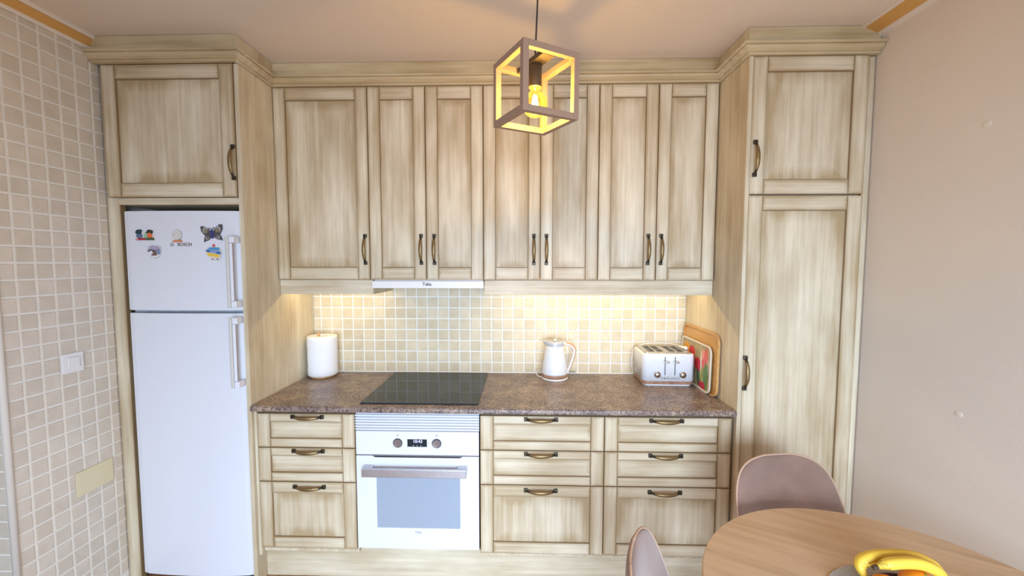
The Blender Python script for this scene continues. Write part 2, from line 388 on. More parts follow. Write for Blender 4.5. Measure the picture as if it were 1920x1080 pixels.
# switch and blanking plate on the tiled wall
t = thing('light_switch', 'white square light switch with single rocker on the tiled left wall', 'switch', (XW+0.0035, -0.777, 1.153))
bm = bmesh.new(); prism(bm, rrect(-0.8185, -0.7345, 1.111, 1.196, 0.005, 3), XW+0.0035, XW+0.0115, 'YZ', 0.002); mesh_obj('frame', bm, WHITEP, t, (XW+0.004, -0.777, 1.153))
bm = bmesh.new(); prism(bm, rrect(-0.799, -0.754, 1.129, 1.178, 0.003, 3), XW+0.0115, XW+0.0165, 'YZ', 0.0015); mesh_obj('rocker', bm, WHITEP, t, (XW+0.012, -0.777, 1.153))
bm = bmesh.new(); prism(bm, rrect(BLANK[0], BLANK[1], BLANK[2], BLANK[3], 0.002, 2), XW+0.0036, XW+0.0085, 'YZ', 0.0012)
tag(mesh_obj('blanking_plate', bm, CREAM, None, (XW, -0.714, 0.607)), 'plain beige rectangular blanking plate low on the tiled left wall', 'wall plate')
# ---------------------------------------------------------------- handles, doors, drawers
def handle_mesh():
    bm = bmesh.new(); L2 = 0.080
    for s in (-1, 1):
        bmbox(bm, -0.0090, 0.0090, -0.010, 0.0, s*(L2-0.009)-0.009, s*(L2-0.009)+0.009, 0.002, 2)
    bm2 = bmesh.new(); n = 17; pts = []; rad = []
    for i in range(n):
        u = -1+2*i/(n-1); z = u*(L2-0.012)
        y = -0.008-0.022*(1-abs(u)**2.6); x = 0.0
        pts.append((x, y, z)); rad.append(0.0040+0.0038*(1-abs(u)**1.6))
    tube(bm2, pts, rad, 10, (0.8, 1.2))
    me = bpy.data.meshes.new('handle')
    nf = len(bm.faces)
    tmp = bpy.data.meshes.new('x'); bm2.to_mesh(tmp); bm.from_mesh(tmp); bm2.free(); bpy.data.meshes.remove(tmp)
    bm.faces.ensure_lookup_table()
    for i, f in enumerate(bm.faces):
        if i >= nf:
            f.smooth = True; c = f.calc_center_median(); f.material_index = 1 if abs(c.z) < 0.052 else 0
    bmesh.ops.recalc_face_normals(bm, faces=bm.faces); bm.to_mesh(me); bm.free()
    me.materials.append(BRONZE); me.materials.append(BRASS); return me
HM = handle_mesh(); HMH = HM.copy(); HMH.transform(Matrix.Rotation(PI/2, 4, 'Y'))
def add_handle(parent, x, y, z, horiz=False):
    o = bpy.data.objects.new('handle', HMH if horiz else HM); COL.objects.link(o); o.parent = parent
    o.location = Vector((x, y, z)) - base_of(parent); o.color = (9, 9, 9, 1); return o
def front(name, x0, x1, z0, z1, y, parent, sw=0.065, rt=0.065, rb=0.065, hpanel=False, handle=None, hh=False, g=0.0012, th=0.02, lw=None):
    """frame and panel front; y = front face of the frame"""
    x0 += g; x1 -= g; z0 += g; z1 -= g
    d = box(name, x0+sw-0.006, x1-sw+0.006, y+0.007, y+th, z0+rb-0.006, z1-rt+0.006, WH if hpanel else WV, parent, 0.0005, 1, False)
    d.color = ((x1-x0)/2-sw, (z1-z0)/2-(rt+rb)/2, 1, 1)
    # panel origin is not its visible centre when rails differ; the difference is small
    for a, b in ((x0, x0+sw), (x1-sw, x1)): box('stile', a, b, y, y+th, z0, z1, WV, d, 0.0016, 2, True)
    for a, b in ((z0, z0+rb), (z1-rt, z1)): box('rail', x0+sw+0.0002, x1-sw-0.0002, y+0.0005, y+th, a, b, WH, d, 0.0016, 2, True)
    if handle: add_handle(d, handle[0], y, handle[1], hh)
    return d
# ---------------------------------------------------------------- left tall unit round the fridge
t = thing('fridge_housing', 'tall cream glazed cabinet surround with one top door over the white fridge', 'cabinet', ((XW+XL)/2, -0.3, 0))
box('filler', XW+0.0038, -1.802, YTL+0.0078, YTL+0.035, 0, 2.489, WV, t, 0.001, 1, True)
box('side_panel', XL-0.02, XL, YTL-0.008, -0.006, 0, 2.489, WV, t, 0.0015)
box('shelf', -1.8015, XL-0.02, YTL+0.001, -0.02, 1.858, 1.889, WH, t, 0.001)
box('top_box', -1.8015, XL-0.0205, YTL+0.024, -0.01, 1.8895, 2.489, WV, t, 0.001)
front('door', -1.838, XL-0.0205, 1.889, 2.489, YTL-0.013, t, handle=(-1.232, 2.046))
# ---------------------------------------------------------------- right tall unit
t = thing('larder_cabinet', 'tall cream glazed larder cabinet with upper and lower doors beside the right wall', 'cabinet', (1.35, -0.3, 0))
box('side_panel', XR, XR+0.019, YTR, -0.006, 0, 2.489, WV, t, 0.0015)
box('body', XR+0.0195, 1.594, YTR+0.024, -0.01, 0.1, 2.489, WV, t, 0.001)
box('plinth', XR+0.0195, 1.594, YTR+0.07, YTR+0.09, 0, 0.1, WH, t, 0.001)
box('filler', 1.5945, XR_WALL-0.003, YTR+0.012, YTR+0.04, 0, 2.489, WV, t, 0.001, 1, True)
front('door', XR+0.014, 1.596, 1.892, 2.489, YTR, t, handle=(1.117, 2.049))
front('door', XR+0.014, 1.596, 0.15, 1.889, YTR, t, handle=(1.108, 1.087))
# ---------------------------------------------------------------- upper cabinets
UX = [-1.2005, -0.709, -0.410, -0.1113, 0.184, 0.4812, 0.779, 1.0765]
ZU0, ZU1 = 1.4975, 2.489
def upper(label, doors, handles, z0=1.512):
    a, b = doors[0], doors[-1]
    t = thing('wall_cabinet', label, 'cabinet', ((a+b)/2, -0.17, z0))
    box('body', a+0.001, b-0.001, YU+0.0215, -0.008, z0, 2.488, WV, t, 0.001)
    for (x0, x1), hx in zip(zip(doors, doors[1:]), handles):
        front('door', x0, x1, ZU0, ZU1, YU, t, sw=0.062, handle=(hx, 1.657))
    return t
upper('cream glazed wall cabinet with one wide door, next to the fridge unit', UX[0:2], [-0.731])
upper('cream glazed wall cabinet with two doors directly above the extractor hood', UX[1:4], [-0.436, -0.367])
upper('cream glazed wall cabinet with two doors behind the cube pendant lamp', UX[3:6], [0.151, 0.216])
upper('cream glazed wall cabinet with two doors next to the tall larder', UX[5:8], [0.737, 0.803])
for x0, x1, lab in ((XL+0.002, -0.699, 'cream glazed light pelmet under the single wall cabinet left of the hood'), (-0.108, XR-0.002, 'long cream glazed light pelmet under the wall cabinets right of the hood')):
    t = thing('pelmet', lab, 'pelmet', ((x0+x1)/2, -0.33, 1.42))
    box('board', x0, x1, YU+0.012, YU+0.030, 1.4205, 1.4965, WH, t, 0.001)
    inner = x1 if x1 < 0 else x0
    s = -1 if x1 < 0 else 1
    box('end_board', min(inner, inner+s*0.018), max(inner, inner+s*0.018), YU+0.0305, -0.010, 1.4205, 1.496, WH, t, 0.001)
    # LED strip in an aluminium profile
    a = thing('led_strip', 'warm LED strip lighting the tiles under the ' + ('cabinet left of the hood' if x1 < 0 else 'cabinets right of the hood'), 'light', ((x0+x1)/2, -0.2, 1.505))
    la, lb = x0+0.05, x1-0.05
    if x1 > 0: lb = x1-0.06
    box('profile', la, lb, -0.210, -0.190, 1.4995, 1.5115, STEEL, a, 0.001)
    box('diffuser', la+0.002, lb-0.002, -0.208, -0.192, 1.4965, 1.4994, plain('led_diffuser', (255, 226, 170), 0.5, emit=(255, 214, 140), estr=3.0), a, 0.0005)
    l = area('led_light', ((la+lb)/2, -0.200, 1.4945), (0, 0, 0), lb-la-0.02, 0.012, 2.7*(lb-la), (1.0, 0.82, 0.50))
# hood
t = thing('extractor_hood', 'slim white extractor hood with a dark maker mark above the hob', 'extractor hood', (-0.405, -0.2, 1.45))
box('front_panel', -0.697, -0.110, YU-0.012, YU+0.010, 1.4545, 1.4925, WHITEP, t, 0.003, 3)
box('body', -0.692, -0.114, YU+0.0105, -0.02, 1.462, 1.511, WHITEP, t, 0.002)
box('filter', -0.66, -0.15, YU+0.05, -0.06, 1.4590, 1.4615, GREYP, t, 0.001)
LOGO = plain('logo_grey', (96, 94, 96), 0.5)
text('lettering', 'Teka', 0.024, LOGO, t, (-0.407, YU-0.0122, 1.476), bold=0.0007)
# ---------------------------------------------------------------- cornice
prof = [(0.000, 2.4895), (0.010, 2.490), (0.013, 2.493), (0.013, 2.496), (0.010, 2.4975), (0.010, 2.4995), (0.016, 2.501), (0.020, 2.504), (0.026, 2.508), (0.032, 2.514), (0.034, 2.519), (0.030, 2.5205), (0.030, 2.5225), (0.040, 2.5235), (0.045, 2.526), (0.045, 2.531), (0.042, 2.533), (0.014, 2.534), (0.010, 2.537), (0.010, 2.604), (-0.010, 2.604), (-0.010, 2.4895)]
path = [(XW+0.002, YTL-0.022), (XL+0.001, YTL-0.022), (XL+0.001, YU), (XR-0.001, YU), (XR-0.001, YTR), (XR_WALL-0.004, YTR)]
norm = []
for a, b in zip(path, path[1:]):
    d = Vector((b[0]-a[0], b[1]-a[1])).normalized(); norm.append(Vector((d.y, -d.x)))
t = thing('cornice', 'cream glazed crown moulding running along the top of all the cabinets', 'moulding', (0, -0.35, 2.49))
for i in range(5):
    def off(k, o):
        p = Vector(path[k])
        if k == 0 or k == 5: return p + norm[0 if k == 0 else 4]*o
        n1, n2 = norm[k-1], norm[k]; return p + (n1+n2)*o/(1+n1.dot(n2))
    bm = bmesh.new()
    A = [bm.verts.new((*off(i, o), z)) for o, z in prof]; B = [bm.verts.new((*off(i+1, o), z)) for o, z in prof]
    n = len(prof)
    for k in range(n): bm.faces.new((A[k], A[(k+1) % n], B[(k+1) % n], B[k]))
    bm.faces.new(A); bm.faces.new(B)
    m = ((path[i][0]+path[i+1][0])/2, (path[i][1]+path[i+1][1])/2, 2.55)
    if i in (1, 3):
        mesh_obj('moulding', bm, WYS if 'WYS' in globals() else WV, t, m)
    else: mesh_obj('moulding', bm, WY, t, m)
# ---------------------------------------------------------------- base cabinets
Z0B, Z1B, Z2B, Z3B = 0.190, 0.5277, 0.6974, 0.866
XB1, XB2, XB3, XB4 = -0.705, -0.108, 0.4805, 1.0726
def base(label, x0, x1, hx, zo=0.0):
    t = thing('base_cabinet', label, 'cabinet', ((x0+x1)/2, -0.3, 0.15))
    box('body', x0+0.001, x1-0.001, YF+0.0215, -0.01, 0.16, 0.877, WV, t, 0.001)
    front('drawer', x0, x1, Z2B, Z3B, YF, t, 0.062, 0.041, 0.044, True, (hx, 0.851), True)
    front('drawer', x0, x1, Z1B, Z2B, YF, t, 0.062, 0.041, 0.044, True, (hx, 0.683), True)
    front('drawer', x0, x1, Z0B-zo, Z1B, YF, t, 0.062, 0.057, 0.057, False, (hx, 0.505), True)
base('cream glazed base cabinet with three drawers left of the oven', -1.186, XB1-0.003, -0.936)
base('cream glazed base cabinet with three drawers right of the oven', XB2, XB3, 0.182, 0.006)
base('cream glazed base cabinet with three drawers at the larder end, partly behind the table', XB3, XB4, 0.768, 0.006)
tag(box('filler_strip', XL+0.001, -1.187, YF+0.004, YF+0.03, 0.15, 0.877, WV, None, 0.001), 'narrow cream wood filler strip between the fridge surround and the drawers', 'filler')
bx = box('plinth', XL+0.001, XR-0.001, -0.530, -0.514, 0.002, 0.158, WH, None, 0.001); tag(bx, 'long cream glazed kickboard below the drawers and oven', 'plinth')
# ---------------------------------------------------------------- worktop and hob
bm = bmesh.new()
wy = [(-0.002, 0.880), (-0.002, ZW)] + [(-0.600-0.014*math.sin(a), ZW-0.014+0.014*math.cos(a)) for a in [math.radians(q) for q in (0, 15, 30, 45, 60, 75, 90)]] + [(-0.614, 0.886), (-0.611, 0.881), (-0.606, 0.879)]
prism(bm, wy, XL+0.0015, XR-0.0015, 'YZ')
wt = mesh_obj('worktop', bm, WORKT, None, (-0.06, -0.3, 0.88)); tag(wt, 'long brown mottled laminate worktop with rounded front edge', 'worktop')
t = thing('induction_hob', 'black glass induction hob set on the brown worktop over the oven', 'hob', (-0.405, -0.3, ZW))
bm = bmesh.new(); prism(bm, rrect(-0.691, -0.118, -0.566, -0.024, 0.004, 3), ZW+0.0002, ZW+0.0052, 'XY', 0.001); mesh_obj('glass', bm, BLACKG, t, (-0.405, -0.3, ZW))
MARK = plain('hob_print', (100, 103, 103), 0.4)
def arc(bm, cx, cy, r, a0, a1, w=0.0012, z=ZW+0.0054, n=10):
    pr = None
    for k in range(n+1):
        a = math.radians(a0+(a1-a0)*k/n)
        c = [bm.verts.new((cx+(r+s)*math.cos(a), cy+(r+s)*math.sin(a), z)) for s in (-w, w)]
        if pr: bm.faces.new((pr[0], pr[1], c[1], c[0]))
        pr = c
bm = bmesh.new()
for cx, cy, r in ((-0.255, -0.16, 0.085), (-0.54, -0.17, 0.075), (-0.52, -0.42, 0.095), (-0.25, -0.40, 0.075)):
    for a in (0, 180): arc(bm, cx, cy, r, a-35, a+35)
    bmbox(bm, cx-0.03, cx+0.03, cy-0.0006, cy+0.0006, ZW+0.0053, ZW+0.00545); bmbox(bm, cx-0.0006, cx+0.0006, cy-0.03, cy+0.03, ZW+0.0053, ZW+0.00545)
for q in range(9): bmbox(bm, -0.36+q*0.022, -0.353+q*0.022, -0.538, -0.534, ZW+0.0053, ZW+0.00545)
for q in range(5): bmbox(bm, -0.45-q*0.03, -0.44-q*0.03, -0.538, -0.535, ZW+0.0053, ZW+0.00545)
tag(mesh_obj('printed_marks', bm, MARK, t, (-0.4, -0.3, ZW+0.0054)), kind='stuff')
# ---------------------------------------------------------------- oven
t = thing('oven', 'white built-in oven with steel bar handle and lit digital clock', 'oven', (-0.405, -0.3, 0.2))
OX0, OX1, OC = -0.7045, -0.1115, -0.408
box('body', OX0+0.006, OX1-0.006, YF+0.010, -0.02, 0.195, 0.873, DARK, t, 0.001)
OWH = WHITE
g = box('vent_grille', OX0, OX1, YF+0.008, YF+0.0095, 0.7865, 0.872, OWH, t, 0.001)
for q in range(6):
    z = 0.862-q*0.0134
    bm = bmesh.new(); prism(bm, [(YF+0.008, z+0.0042), (YF-0.003, z+0.0038), (YF-0.0055, z+0.001), (YF-0.0055, z-0.0035), (YF+0.008, z-0.0035)], OX0, OX1, 'YZ')
    mesh_obj('slat', bm, OWH, g, (OC, YF, z))
cp = box('control_panel', OX0+0.001, OX1-0.001, YF-0.004, YF+0.0095, 0.6705, 0.7855, OWH, t, 0.0015, 2)
dsp = box('display', OC-0.047, OC+0.047, YF-0.0048, YF-0.0035, 0.711, 0.748, BLACKG, cp, 0.0004)
LCD = plain('clock_digits', (200, 200, 255), 0.5, emit=(190, 190, 255), estr=1.6)
text('digits', '10:43', 0.021, LCD, dsp, (OC+0.003, YF-0.0049, 0.7375), 0.0002)
bm = bmesh.new()
for q in (-1, 0, 1): bmbox(bm, OC+q*0.018-0.0015, OC+q*0.018+0.0015, YF-0.0050, YF-0.0047, 0.716, 0.7185)
mesh_obj('icons', bm, LCD, dsp, (OC, YF, 0.717))
KST = plain('knob_steel', (150, 140, 138), 0.35, 0.7)
for s in (-1, 1):
    kx = OC+s*0.0935
    bm = bmesh.new(); lathe(bm, [(0.0195, 0), (0.0195, -0.004), (0.017, -0.012), (0.0165, -0.013), (0.006, -0.0125), (0.0005, -0.0125)], (kx, YF-0.004, 0.7285), 28, True, 'Y')
    o = mesh_obj('knob', bm, KST, t, (kx, YF-0.004, 0.7285))
    bm = bmesh.new(); lathe(bm, [(0.0228, 0), (0.0228, -0.0015), (0.0200, -0.0018)], (kx, YF-0.0041, 0.7285), 28, True, 'Y'); mesh_obj('ring', bm, DARK, o, (kx, YF-0.004, 0.7285))
    bm = bmesh.new(); bmbox(bm, kx-0.004, kx+0.004, YF-0.0043, YF-0.0039, 0.763, 0.770); mesh_obj('symbol', bm, GREYP, cp, (kx, YF-0.004, 0.766))
dr = box('door', OX0+0.001, OX1-0.001, YF-0.006, YF+0.0095, 0.203, 0.6655, OWH, t, 0.002, 2)
# dark recess line above the door
bm = bmesh.new(); prism(bm, [(-0.625, 0.6657), (-0.19, 0.6657), (-0.205, 0.6585), (-0.61, 0.6585)], YF-0.0066, YF-0.0058, 'XZ'); mesh_obj('vent_slot', bm, DARK, dr, (OC, YF, 0.662))
OGL = plain('oven_glass', (158, 170, 184), 0.15, coat=0.4)
bm = bmesh.new(); prism(bm, rrect(-0.606, -0.203, 0.309, 0.566, 0.003, 3), YF-0.0068, YF-0.0058, 'XZ'); mesh_obj('window', bm, OGL, dr, (OC, YF, 0.43))
bm = bmesh.new()
bmbox(bm, -0.661, -0.168, YF-0.052, YF-0.036, 0.583, 0.622, 0.002, 2)
for a in (-0.661, -0.213): bmbox(bm, a, a+0.045, YF-0.037, YF-0.006, 0.603, 0.622, 0.002, 1)
mesh_obj('handle', bm, STEEL, dr, (OC, YF-0.04, 0.6))
text('lettering', 'Teka', 0.016, plain('logo_soft_grey', (150, 156, 170), 0.5), dr, (OC, YF-0.0063, 0.288), 0.0002, bold=0.0003)
# ---------------------------------------------------------------- fridge
FX0, FX1 = -1.784, -1.226
t = thing('fridge', 'white two-door fridge freezer with magnets on the upper door', 'fridge', (-1.507, -0.3, 0.0))
box('cabinet', FX0-0.005, FX1-0.004, -0.540, -0.03, 0.04, 1.822, WHITE, t, 0.004, 2)
box('plinth_grille', FX0+0.01, FX1-0.01, -0.545, -0.50, 0.005, 0.04, DARK, t, 0.002)
def bow(x, x0, x1, h=0.013): u = 2*(x-x0)/(x1-x0)-1; return h*(1-u*u)
FYF = -0.590
def fdoor(z0, z1, name='door'):
    n = 24; pts = [(FX0, -0.544), (FX0, FYF+0.006)] ; 
    pts += [(FX0+0.002+(FX1-FX0-0.004)*k/n, FYF-bow(FX0+(FX1-FX0)*k/n, FX0, FX1)+ (0.003 if k in (0, n) else 0)) for k in range(n+1)]
    pts += [(FX1, FYF+0.006), (FX1, -0.544)]
    bm = bmesh.new(); prism(bm, pts, z0, z1, 'XY', 0.002)
    return mesh_obj(name, bm, WHITE, t, ((FX0+FX1)/2, FYF, (z0+z1)/2))
up = fdoor(1.362, 1.828); lo = fdoor(0.048, 1.348)
def fhandle(parent, z0, z1, arm_top):
    bm = bmesh.new()
    # bar standing off the door, arms going back to the door edge
    bmbox(bm, -1.260, -1.246, -0.650, -0.6410, z0, z1, 0.003, 2)
    mesh = mesh_obj('handle', bm, plain('handle_grey', (205, 203, 196), 0.35), parent, (-1.25, -0.645, (z0+z1)/2))
    bm = bmesh.new()
    for a, b in ((z0, z0+0.03), (z1-0.03, z1)): bmbox(bm, -1.252, -1.2262, -0.6405, -0.580, a, b, 0.003, 2)
    bmbox(bm, -1.255, -1.2365, -0.6395, -0.632, z0+0.031, z1-0.031, 0.002, 1)
    mesh_obj('bracket', bm, WHITE, mesh, (-1.24, -0.62, (z0+z1)/2))
fhandle(up, 1.380, 1.708, True); fhandle(lo, 1.003, 1.333, False)
bm = bmesh.new()
for a in (-1.75, -1.60, -1.33): bmbox(bm, a, a+0.05, -0.575, -0.55, 1.349, 1.361, 0.001)
mesh_obj('hinge_blocks', bm, GREYP, t, (-1.55, -0.56, 1.355))
box('seal', FX0+0.01, FX1-0.01, -0.57, -0.541, 1.3485, 1.3615, GREYP, t, 0.001)
def fy(x): return FYF-bow(x, FX0, FX1)
EM = plain('badge_silver', (150, 150, 152), 0.3, 0.7)
text('lettering', 'BOSCH', 0.021, EM, up, (-1.485, fy(-1.485)-0.0003, 1.6715), 0.0006, bold=0.0006)
bm = bmesh.new()
lathe(bm, [(0.0095, 0), (0.0095, -0.001), (0.0080, -0.001), (0.0080, 0)], (-1.545, fy(-1.545), 1.6715), 24, False, 'Y')
bmbox(bm, -1.549, -1.5475, fy(-1.545)-0.001, fy(-1.545)+0.0005, 1.666, 1.677); bmbox(bm, -1.5425, -1.541, fy(-1.545)-0.001, fy(-1.545)+0.0005, 1.666, 1.677); bmbox(bm, -1.549, -1.541, fy(-1.545)-0.001, fy(-1.545)+0.0005, 1.6708, 1.6722)
mesh_obj('emblem', bm, EM, up, (-1.545, fy(-1.545), 1.6715))
# ---- magnets
CM = {}
def cm(rgb, rough=0.4):
    if rgb not in CM: CM[rgb] = plain('paint_%d_%d_%d' % rgb, rgb, rough)
    return CM[rgb]
def blob(cx, cz, rx, rz, n=14, jit=0.0, rot=0.0, seed=0):
    R = random.Random(seed); out = []
    for k in range(n):
        a = 2*PI*k/n; j = 1+R.uniform(-jit, jit); x = rx*j*math.cos(a); z = rz*j*math.sin(a)
        out.append((cx+x*math.cos(rot)-z*math.sin(rot), cz+x*math.sin(rot)+z*math.cos(rot)))
    return out
def magnet(name, label, cx, cz, backing, bcol, bits, th=0.004):
    y = fy(cx)-0.0004
    t = thing(name, label, 'magnet', (cx, y, cz))
    bm = bmesh.new(); prism(bm, [(cx+a, cz+b) for a, b in backing], y-th, y, 'XZ'); mesh_obj('backing', bm, cm(bcol), t, (cx, y, cz))
    for i, (nm, pts, col) in enumerate(bits):
        yy = y-th-0.0004*(i+1)
        bm = bmesh.new(); prism(bm, [(cx+a, cz+b) for a, b in pts], yy, y-th+0.0002, 'XZ'); mesh_obj(nm, bm, cm(col), t, (cx, y, cz))
    return t
magnet('souvenir_magnet', 'dark green and orange souvenir magnet at the left of the fridge door', -1.672, 1.718,
       [(-0.046, -0.026), (0.046, -0.026), (0.048, 0.004), (0.040, 0.022), (0.022, 0.026), (0.010, 0.012), (-0.008, 0.014), (-0.024, 0.026), (-0.044, 0.024)], (222, 218, 214),
       [('dark_tree', blob(-0.030, 0.012, 0.016, 0.013, 12, 0.2, 0, 1), (30, 62, 70)), ('water', blob(-0.028, -0.006, 0.014, 0.012, 10, 0.2, 0, 2), (90, 110, 140)),
        ('meadow', [(-0.010, -0.018), (0.014, -0.018), (0.014, 0.008), (-0.002, 0.010)], (150, 190, 160)), ('dark_bush', blob(0.022, 0.013, 0.018, 0.010, 12, 0.2, 0, 3), (44, 56, 46)),
        ('orange_roof', blob(0.022, -0.004, 0.014, 0.014, 8, 0.15, 0, 4), (232, 112, 70)), ('green_base', [(0.002, -0.026), (0.044, -0.026), (0.042, -0.014), (0.006, -0.014)], (70, 92, 60)),
        ('red_base', [(-0.044, -0.026), (0.002, -0.026), (0.0, -0.015), (-0.042, -0.016)], (168, 44, 60)), ('red_dot', blob(-0.037, -0.020, 0.005, 0.005, 10), (226, 170, 160))])
magnet('souvenir_magnet', 'heart-shaped purple and grey souvenir magnet, lower left of the fridge badge', -1.630, 1.640,
       [(-0.036, 0.004), (-0.030, 0.024), (-0.012, 0.030), (0.0, 0.024), (0.014, 0.030), (0.030, 0.022), (0.034, 0.0), (0.024, -0.024), (0.0, -0.034), (-0.016, -0.030), (-0.022, -0.012)], (206, 204, 206),
       [('lilac_sky', [(-0.028, 0.010), (-0.022, 0.024), (-0.008, 0.027), (0.014, 0.025), (0.027, 0.014), (0.020, 0.006)], (176, 160, 190)), ('dark_roofline', [(-0.036, 0.002), (-0.020, 0.010), (0.004, 0.006), (0.026, 0.010), (0.020, 0.0), (-0.018, -0.004)], (66, 78, 86)),
        ('blue_water', [(0.004, 0.004), (0.030, 0.008), (0.026, -0.016), (0.008, -0.010)], (130, 150, 176)), ('brown_house', [(-0.014, -0.018), (0.012, -0.022), (0.010, 0.002), (-0.008, 0.004)], (120, 92, 86)), ('white_boat', blob(-0.014, -0.006, 0.007, 0.009, 8, 0.2, 0.4, 5), (226, 226, 228)),
        ('caption_strip', [(-0.010, -0.030), (0.024, -0.022), (0.026, -0.015), (-0.008, -0.023)], (235, 232, 230))])
t = magnet('egg_magnet', 'white rounded chick magnet with orange feet above the fridge badge', -1.513, 1.712,
       blob(0, 0.004, 0.0215, 0.024, 20), (214, 212, 206), [('face', [(-0.0165, 0.004), (-0.010, 0.004), (-0.010, 0.0055), (-0.0165, 0.0055)], (150, 120, 100)), ('cheek', blob(-0.015, 0.0, 0.003, 0.002, 8), (226, 190, 170))], 0.010)
bm = bmesh.new(); y = fy(-1.513)
prism(bm, [(-1.534, 1.683), (-1.494, 1.683), (-1.494, 1.690), (-1.500, 1.6935), (-1.508, 1.690), (-1.518, 1.6935), (-1.528, 1.692)], y-0.012, y-0.0004, 'XZ', 0.001); mesh_obj('feet', bm, cm((214, 138, 84)), t, (-1.513, y, 1.688))
# butterfly
wing = [(0.004, 0.010), (0.016, 0.026), (0.040, 0.042), (0.052, 0.040), (0.050, 0.018), (0.040, 0.002), (0.034, -0.004), (0.040, -0.014), (0.044, -0.034), (0.036, -0.030), (0.020, -0.026), (0.008, -0.016)]
bt = thing('butterfly_magnet', 'grey butterfly magnet with a blue body on the fridge door', 'magnet', (-1.352, fy(-1.352), 1.722))
def rot2(p, a): return (p[0]*math.cos(a)-p[1]*math.sin(a), p[0]*math.sin(a)+p[1]*math.cos(a))
for s in (-1, 1):
    y = fy(-1.352)-0.0004
    P0 = [rot2((s*a, b), 0.10) for a, b in wing]
    bm = bmesh.new(); prism(bm, [(-1.352+a, 1.720+b) for a, b in P0], y-0.004, y, 'XZ'); w = mesh_obj('wing', bm, cm((84, 80, 84)), bt, (-1.352, y, 1.72))
    for (a, b, r1, r2, c) in ((0.030, 0.020, 0.014, 0.015, (158, 152, 146)), (0.026, 0.014, 0.009, 0.010, (96, 88, 76)), (0.026, 0.014, 0.006, 0.007, (150, 134, 104)), (0.026, -0.016, 0.010, 0.008, (150, 146, 142)), (0.023, -0.014, 0.004, 0.004, (84, 80, 84))):
        a2, b2 = rot2((s*a, b), 0.10); bm = bmesh.new()
        k = 0.0044 if r1 > 0.009 else (0.0048 if r1 > 0.0065 else 0.0052)
        prism(bm, blob(-1.352+a2, 1.720+b2, r1, r2, 14), y-k, y-0.0039, 'XZ'); mesh_obj('wing_patch', bm, cm(c), w, (-1.352, y, 1.72))
    bm = bmesh.new(); tube(bm, [(-1.352+p[0], y-0.004, 1.720+p[1]) for p in [rot2((s*a, b), 0.10) for a, b in ((0.001, 0.016), (0.005, 0.027), (0.012, 0.030), (0.014, 0.025), (0.010, 0.024))]], 0.0014, 6)
    mesh_obj('feeler', bm, cm((84, 80, 84)), bt, (-1.352, y, 1.745))
bm = bmesh.new(); prism(bm, [(-1.352+p[0], 1.720+p[1]) for p in [rot2(q, 0.10) for q in blob(0, 0.0, 0.0055, 0.022, 14)]], y-0.0065, y, 'XZ', 0.001); mesh_obj('body', bm, cm((60, 66, 130)), bt, (-1.352, y, 1.72))
magnet('town_magnet', 'blue, yellow and white banner magnet with a red tower, under the butterfly', -1.349, 1.634,
       [(-0.036, 0.014), (-0.022, 0.024), (-0.006, 0.026), (-0.004, 0.040), (0.008, 0.040), (0.008, 0.026), (0.030, 0.022), (0.036, 0.002), (0.032, -0.022), (0.020, -0.038), (-0.004, -0.036), (-0.026, -0.020), (-0.034, 0.0)], (222, 216, 206),
       [('red_tower', [(-0.004, 0.026), (-0.004, 0.040), (0.008, 0.040), (0.008, 0.026)], (206, 96, 100)), ('light_blue_band', [(-0.030, 0.014), (-0.018, 0.025), (0.026, 0.024), (0.030, 0.008)], (84, 150, 200)),
        ('blue_band', [(-0.036, 0.014), (-0.034, 0.004), (0.032, -0.008), (0.034, 0.004)], (44, 104, 176)), ('yellow_band', [(-0.034, 0.0), (0.030, -0.010), (0.022, -0.022), (-0.026, -0.014)], (238, 196, 70)), 
        ('red_mark', blob(-0.006, -0.031, 0.005, 0.003, 6, 0.2), (170, 90, 80)), ('green_mark', blob(0.018, -0.030, 0.004, 0.004, 6), (110, 130, 130)), ('white_letters', [(-0.014, 0.007), (0.014, 0.002), (0.014, -0.001), (-0.014, 0.004)], (230, 234, 240))])
# ---------------------------------------------------------------- paper roll
cx, cy = -1.104, -0.098
t = thing('roll_holder', 'round wooden paper-roll stand with an upright rod in the left corner', 'holder', (cx, cy, ZW))
bm = bmesh.new(); lathe(bm, [(0.066, 0.0003), (0.068, 0.003), (0.068, 0.010), (0.066, 0.013)], (cx, cy, ZW), 40); mesh_obj('base', bm, OAKS, t, (cx, cy, ZW), True)
bm = bmesh.new(); lathe(bm, [(0.0075, 0.013), (0.0075, 0.262), (0.006, 0.265)], (cx-0.022, cy, ZW), 16); mesh_obj('rod', bm, OAKS, t, (cx-0.022, cy, ZW+0.14), True)
bm = bmesh.new()
PR, PH = 0.083, 0.232
prof2 = [(0.030, 0.0135), (PR-0.003, 0.0135), (PR, 0.017)] + [(PR+0.0008*math.sin(k*1.7), 0.017+(PH-0.006)*k/10) for k in range(1, 10)] + [(PR, PH+0.0135-0.004), (PR-0.003, PH+0.0135), (0.032, PH+0.0135), (0.030, PH+0.012), (0.030, 0.0135)]
lathe(bm, prof2, (cx, cy, ZW), 48, False)
o = mesh_obj('paper_towel_roll', bm, plain('paper', (246, 246, 248), 0.9, bump=0.5, bscale=160), None, (cx, cy, ZW+0.0135), True)
tag(o, 'thick white paper towel roll on the wooden stand in the left corner', 'paper roll')
